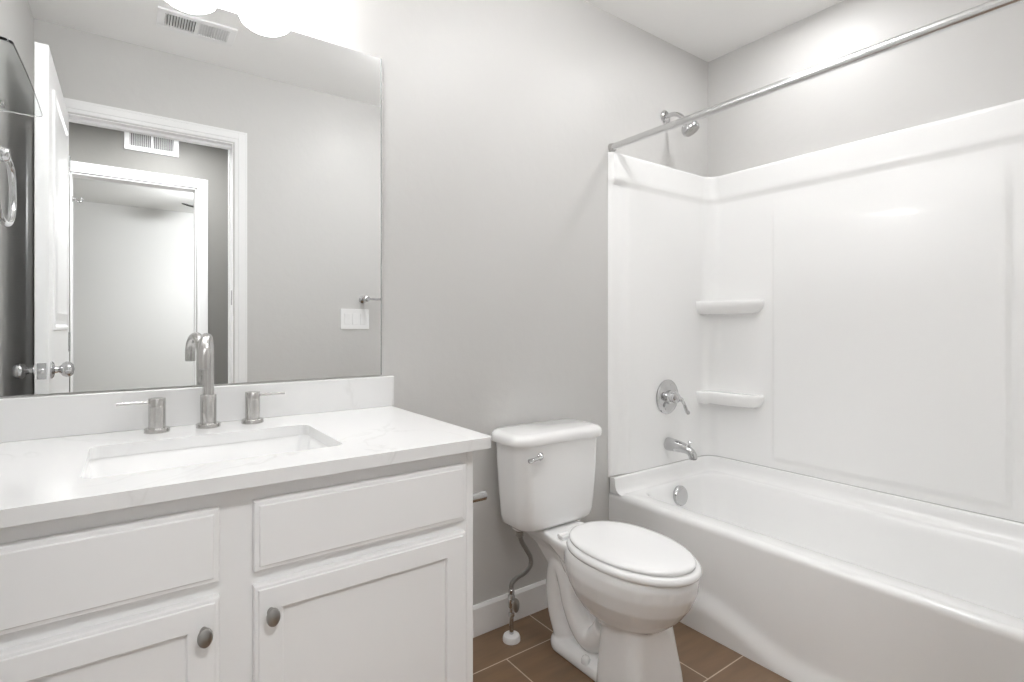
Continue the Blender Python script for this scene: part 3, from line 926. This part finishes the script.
def toilet():
    t = empty('toilet', (TX, -0.40, 0), 'white two-piece toilet with closed lid between vanity and tub', 'toilet')
    # bowl, pedestal, trapway and foot fused to one body
    bm = nb()
    rings = []
    for z, hw, yr, yf in ((0.409,0.152,-0.290,-0.722),(0.402,0.162,-0.280,-0.734),(0.385,0.167,-0.275,-0.739),(0.35,0.167,-0.275,-0.735),(0.305,0.158,-0.290,-0.716),(0.265,0.140,-0.31,-0.688),(0.236,0.124,-0.34,-0.658),(0.216,0.105,-0.38,-0.628),(0.19,0.085,-0.42,-0.585)):
        rings.append(egg(TX+0.006, yr, yf, hw, z, 48, 2.15, 2.2))
    loft(bm, rings[::-1])
    # pedestal front
    rings = []
    for z, hw, yr, yf, r in ((0.25,0.098,-0.45,-0.610,0.05),(0.20,0.102,-0.45,-0.616,0.045),(0.12,0.109,-0.45,-0.626,0.04),(0.05,0.117,-0.45,-0.638,0.04),(0.0,0.122,-0.45,-0.645,0.045)):
        rings.append(at_z(rrect(TX+0.014-hw, TX+0.014+hw, yf, yr, r, 6), z))
    loft(bm, rings)
    # foot
    rings = []
    for z, ins in ((0.0,0.0),(0.020,0.0),(0.032,0.006),(0.040,0.018),(0.046,0.04)):
        rings.append(at_z(rrect(TX-0.088+ins, TX+0.112-ins, -0.60+ins, -0.175-ins, 0.085-ins*0.5, 8), z))
    loft(bm, rings)
    # trapway, bulging on both sides
    path = spline([(TX,-0.44,0.150),(TX,-0.385,0.085),(TX,-0.33,0.10),(TX,-0.285,0.165),(TX,-0.262,0.235),(TX,-0.235,0.285),(TX,-0.205,0.27),(TX,-0.195,0.20),(TX,-0.205,0.12),(TX,-0.235,0.05),(TX,-0.25,0.01)], 6)
    tube(bm, path, [0.045]*len(path), 24)
    for s in (-1, 1):
        p2 = [(TX + 0.010 + s*0.037, p.y, p.z) for p in path]
        tube(bm, p2, [0.041]*len(p2), 24)
    # web between trapway and pedestal
    box(bm, TX-0.018, TX+0.030, -0.46, -0.24, 0.02, 0.30)
    # neck and tank deck
    rings = []
    for z, hw0, hw1, y0, y1, r in ((0.405,0.086,0.108,-0.035,-0.36,0.02),(0.399,0.090,0.112,-0.031,-0.36,0.02),(0.388,0.090,0.112,-0.031,-0.36,0.02),(0.372,0.086,0.108,-0.045,-0.36,0.02),(0.335,0.066,0.10,-0.10,-0.37,0.02),(0.28,0.056,0.085,-0.15,-0.37,0.02)):
        rings.append([(TX-hw1,y1,z),(TX-hw1*0.96,y1*0.86,z),(TX-hw0*1.05,y0+(y1-y0)*0.55,z),(TX-hw0,y0+(y1-y0)*0.40,z),(TX-hw0,y0-0.02,z),(TX-hw0+0.02,y0,z),(TX+hw0-0.02,y0,z),(TX+hw0,y0-0.02,z),(TX+hw0,y0+(y1-y0)*0.40,z),(TX+hw0*1.05,y0+(y1-y0)*0.55,z),(TX+hw1*0.96,y1*0.86,z),(TX+hw1,y1,z)])
    loft(bm, rings[::-1])
    o = obj('bowl', bm, 'porcelain', t, fine=180)
    rm = o.modifiers.new('fuse', 'REMESH'); rm.mode = 'VOXEL'; rm.voxel_size = 0.0038; rm.use_smooth_shade = True
    sm = o.modifiers.new('soft', 'SMOOTH'); sm.factor = 0.5; sm.iterations = 9
    for s in (-1, 1):
        bm = nb(); lathe(bm, (TX+0.006+s*0.082,-0.395,0.032), (0,0,1), [(0.015,0),(0.015,0.010),(0.012,0.018),(0.006,0.023),(0,0.024)], 24)
        obj('bolt_cap', bm, 'porcelain', o)
    # seat ring and lid
    bm = nb()
    rings = [egg(TX+0.006,-0.297,-0.740,0.151,0.404,64,2.05,2.3), egg(TX+0.006,-0.290,-0.748,0.162,0.408,64,2.05,2.3), egg(TX+0.006,-0.289,-0.751,0.165,0.416,64,2.05,2.3), egg(TX+0.006,-0.292,-0.747,0.161,0.425,64,2.05,2.3), egg(TX+0.006,-0.300,-0.740,0.156,0.429,64,2.05,2.3)]
    loft(bm, rings)
    seat = obj('toilet_seat', bm, 'seat', t, fine=60)
    bm = nb()
    def lid(z, s): return egg(TX+0.006,-0.290-s,-0.735+s,0.152-s,z,64,2.0,2.2)
    loft(bm, [lid(0.4305,0.007), lid(0.4325,0.001), lid(0.437,0.0), lid(0.4415,0.002), lid(0.4450,0.009), lid(0.4475,0.025), lid(0.4490,0.06), lid(0.4495,0.11)])
    obj('seat_lid', bm, 'seat', t, fine=60)
    for s in (-1, 1):
        bm = nb(); lathe(bm, (TX+s*0.075-0.022,-0.282,0.418), (1,0,0), [(0.0065,0),(0.0085,0.002),(0.0085,0.042),(0.0065,0.044)], 20)
        box(bm, TX+s*0.075-0.016, TX+s*0.075+0.016, -0.30, -0.274, 0.402, 0.418)
        obj('seat_hinge', bm, 'seat', seat, bevel=0.002)
    # tank
    bm = nb()
    rings = []
    for z, hw, yb, yf, r in ((0.408,0.150,-0.045,-0.176,0.04),(0.412,0.163,-0.038,-0.188,0.045),(0.424,0.175,-0.032,-0.197,0.048),(0.45,0.181,-0.028,-0.202,0.05),(0.55,0.188,-0.024,-0.206,0.05),(0.66,0.194,-0.021,-0.208,0.05),(0.722,0.197,-0.020,-0.209,0.05)):
        rr = rrect(TX-0.006-hw, TX-0.006+hw, yf, yb, r, 8)
        rr = [(x, y - 0.012*(1-((x-TX+0.006)/hw)**2) if y < (yf+yb)/2 else y) for x, y in rr]
        rings.append(at_z(rr, z))
    loft(bm, rings)
    tank = obj('tank', bm, 'porcelain', t, fine=60)
    bm = nb(); lathe(bm, (-1.335,-0.105,0.426), (0,0,-1), [(0.035,0),(0.030,0.022),(0.022,0.032),(0.012,0.036)], 24)
    obj('fill_boss', bm, 'porcelain', tank)
    bm = nb()
    rings = []
    for z, ins, r in ((0.7225,0.010,0.05),(0.7225,0.002,0.056),(0.727,0.0,0.058),(0.742,0.0,0.058),(0.752,0.005,0.055),(0.758,0.014,0.05),(0.7615,0.030,0.04)):
        hw = 0.216-ins
        rr = rrect(TX-0.006-hw, TX-0.006+hw, -0.222+ins, -0.012-ins*0.4, r, 8)
        rr = [(x, y - 0.012*(1-((x-TX+0.006)/hw)**2) if y < -0.12 else y) for x, y in rr]
        rings.append(at_z(rr, z))
    loft(bm, rings)
    obj('tank_lid', bm, 'porcelain', t, fine=60)
    # flush lever
    lx, ly, lz = -1.325, -0.2105, 0.683
    bm = nb()
    lathe(bm, (lx,ly-0.002,lz), (0,-1,0), [(0.014,0),(0.014,0.004),(0.010,0.008),(0.008,0.012),(0.0,0.020)], 24)
    tube(bm, spline([(lx,ly-0.014,lz),(lx-0.02,ly-0.017,lz-0.001),(lx-0.045,ly-0.018,lz-0.004),(lx-0.062,ly-0.016,lz-0.006)],5), [0.006]*5+[0.0065]*5+[0.0075]*5+[0.005], 14)
    obj('flush_lever', bm, 'chrome', tank, label='chrome flush lever')
toilet()

def supply_line():
    x, y = -1.372, -0.106
    t = empty('water_supply_line', (x, y, 0), 'chrome stop valve and bent supply tube rising to toilet tank', 'supply line')
    bm = nb(); lathe(bm, (x,y,0.0005), (0,0,1), [(0.032,0),(0.032,0.012),(0.028,0.020),(0.014,0.024),(0.011,0.024)], 32)
    obj('floor_flange', bm, 'plastic', t, label='white round floor flange')
    bm = nb(); cyl(bm, (x,y,0.020), (x,y,0.120), 0.0078, n=18)
    lathe(bm, (x,y,0.085), (0,0,1), [(0.008,0),(0.011,0.002),(0.011,0.016),(0.008,0.018)], 6)
    obj('riser', bm, 'chrome', t)
    bm = nb()
    lathe(bm, (x,y,0.118), (0,0,1), [(0.009,0),(0.0115,0.004),(0.0125,0.02),(0.012,0.045),(0.0095,0.052),(0.011,0.054),(0.011,0.066),(0.008,0.07)], 20)
    cyl(bm, (x,y,0.142), (x-0.004,y-0.028,0.142), 0.007, n=16)
    v = obj('stop_valve', bm, 'chrome', t)
    bm = nb(); lathe(bm, (x-0.004,y-0.026,0.142), (-0.12,-1,0), [(0.010,0),(0.013,0.003),(0.013,0.011),(0.009,0.014),(0,0.015)], 20, 1.0, 1.9)
    obj('valve_handle', bm, 'pewter', v)
    bm = nb()
    pts = spline([(x,y,0.186),(x+0.002,y,0.205),(x+0.022,y-0.004,0.222),(x+0.060,y-0.004,0.232),(x+0.086,y-0.002,0.250),(x+0.088,y,0.278),(x+0.070,y,0.310),(x+0.048,y,0.345),(x+0.038,y,0.374)],6)
    tube(bm, pts, 0.0085, 16)
    obj('supply_tube', bm, 'braid', t)
    bm = nb(); lathe(bm, (x+0.037,y+0.001,0.368), (0,0,1), [(0.009,0),(0.015,0.004),(0.015,0.018),(0.010,0.0205)], 10)
    obj('coupling_nut', bm, 'pewter', t)
supply_line()

# robe hook on the bedroom door jamb, at the edge of the mirrored door
hk = empty('robe_hook', (B0+0.006, YH-0.05, 1.97), 'small chrome hook on the bedroom door jamb beside the mirrored door edge', 'hook')
bm = nb(); lathe(bm, (B0+0.0055,YH-0.05,1.97), (1,0,0), [(0.020,0),(0.020,0.004),(0.009,0.007),(0.008,0.02)], 20)
obj('hook_base', bm, 'chrome', hk)
bm = nb(); tube(bm, spline([(B0+0.02,YH-0.05,1.97),(B0+0.04,YH-0.05,1.955),(B0+0.052,YH-0.05,1.96),(B0+0.055,YH-0.05,1.985)],6), 0.006, 12)
obj('hook_arm', bm, 'chrome', hk)
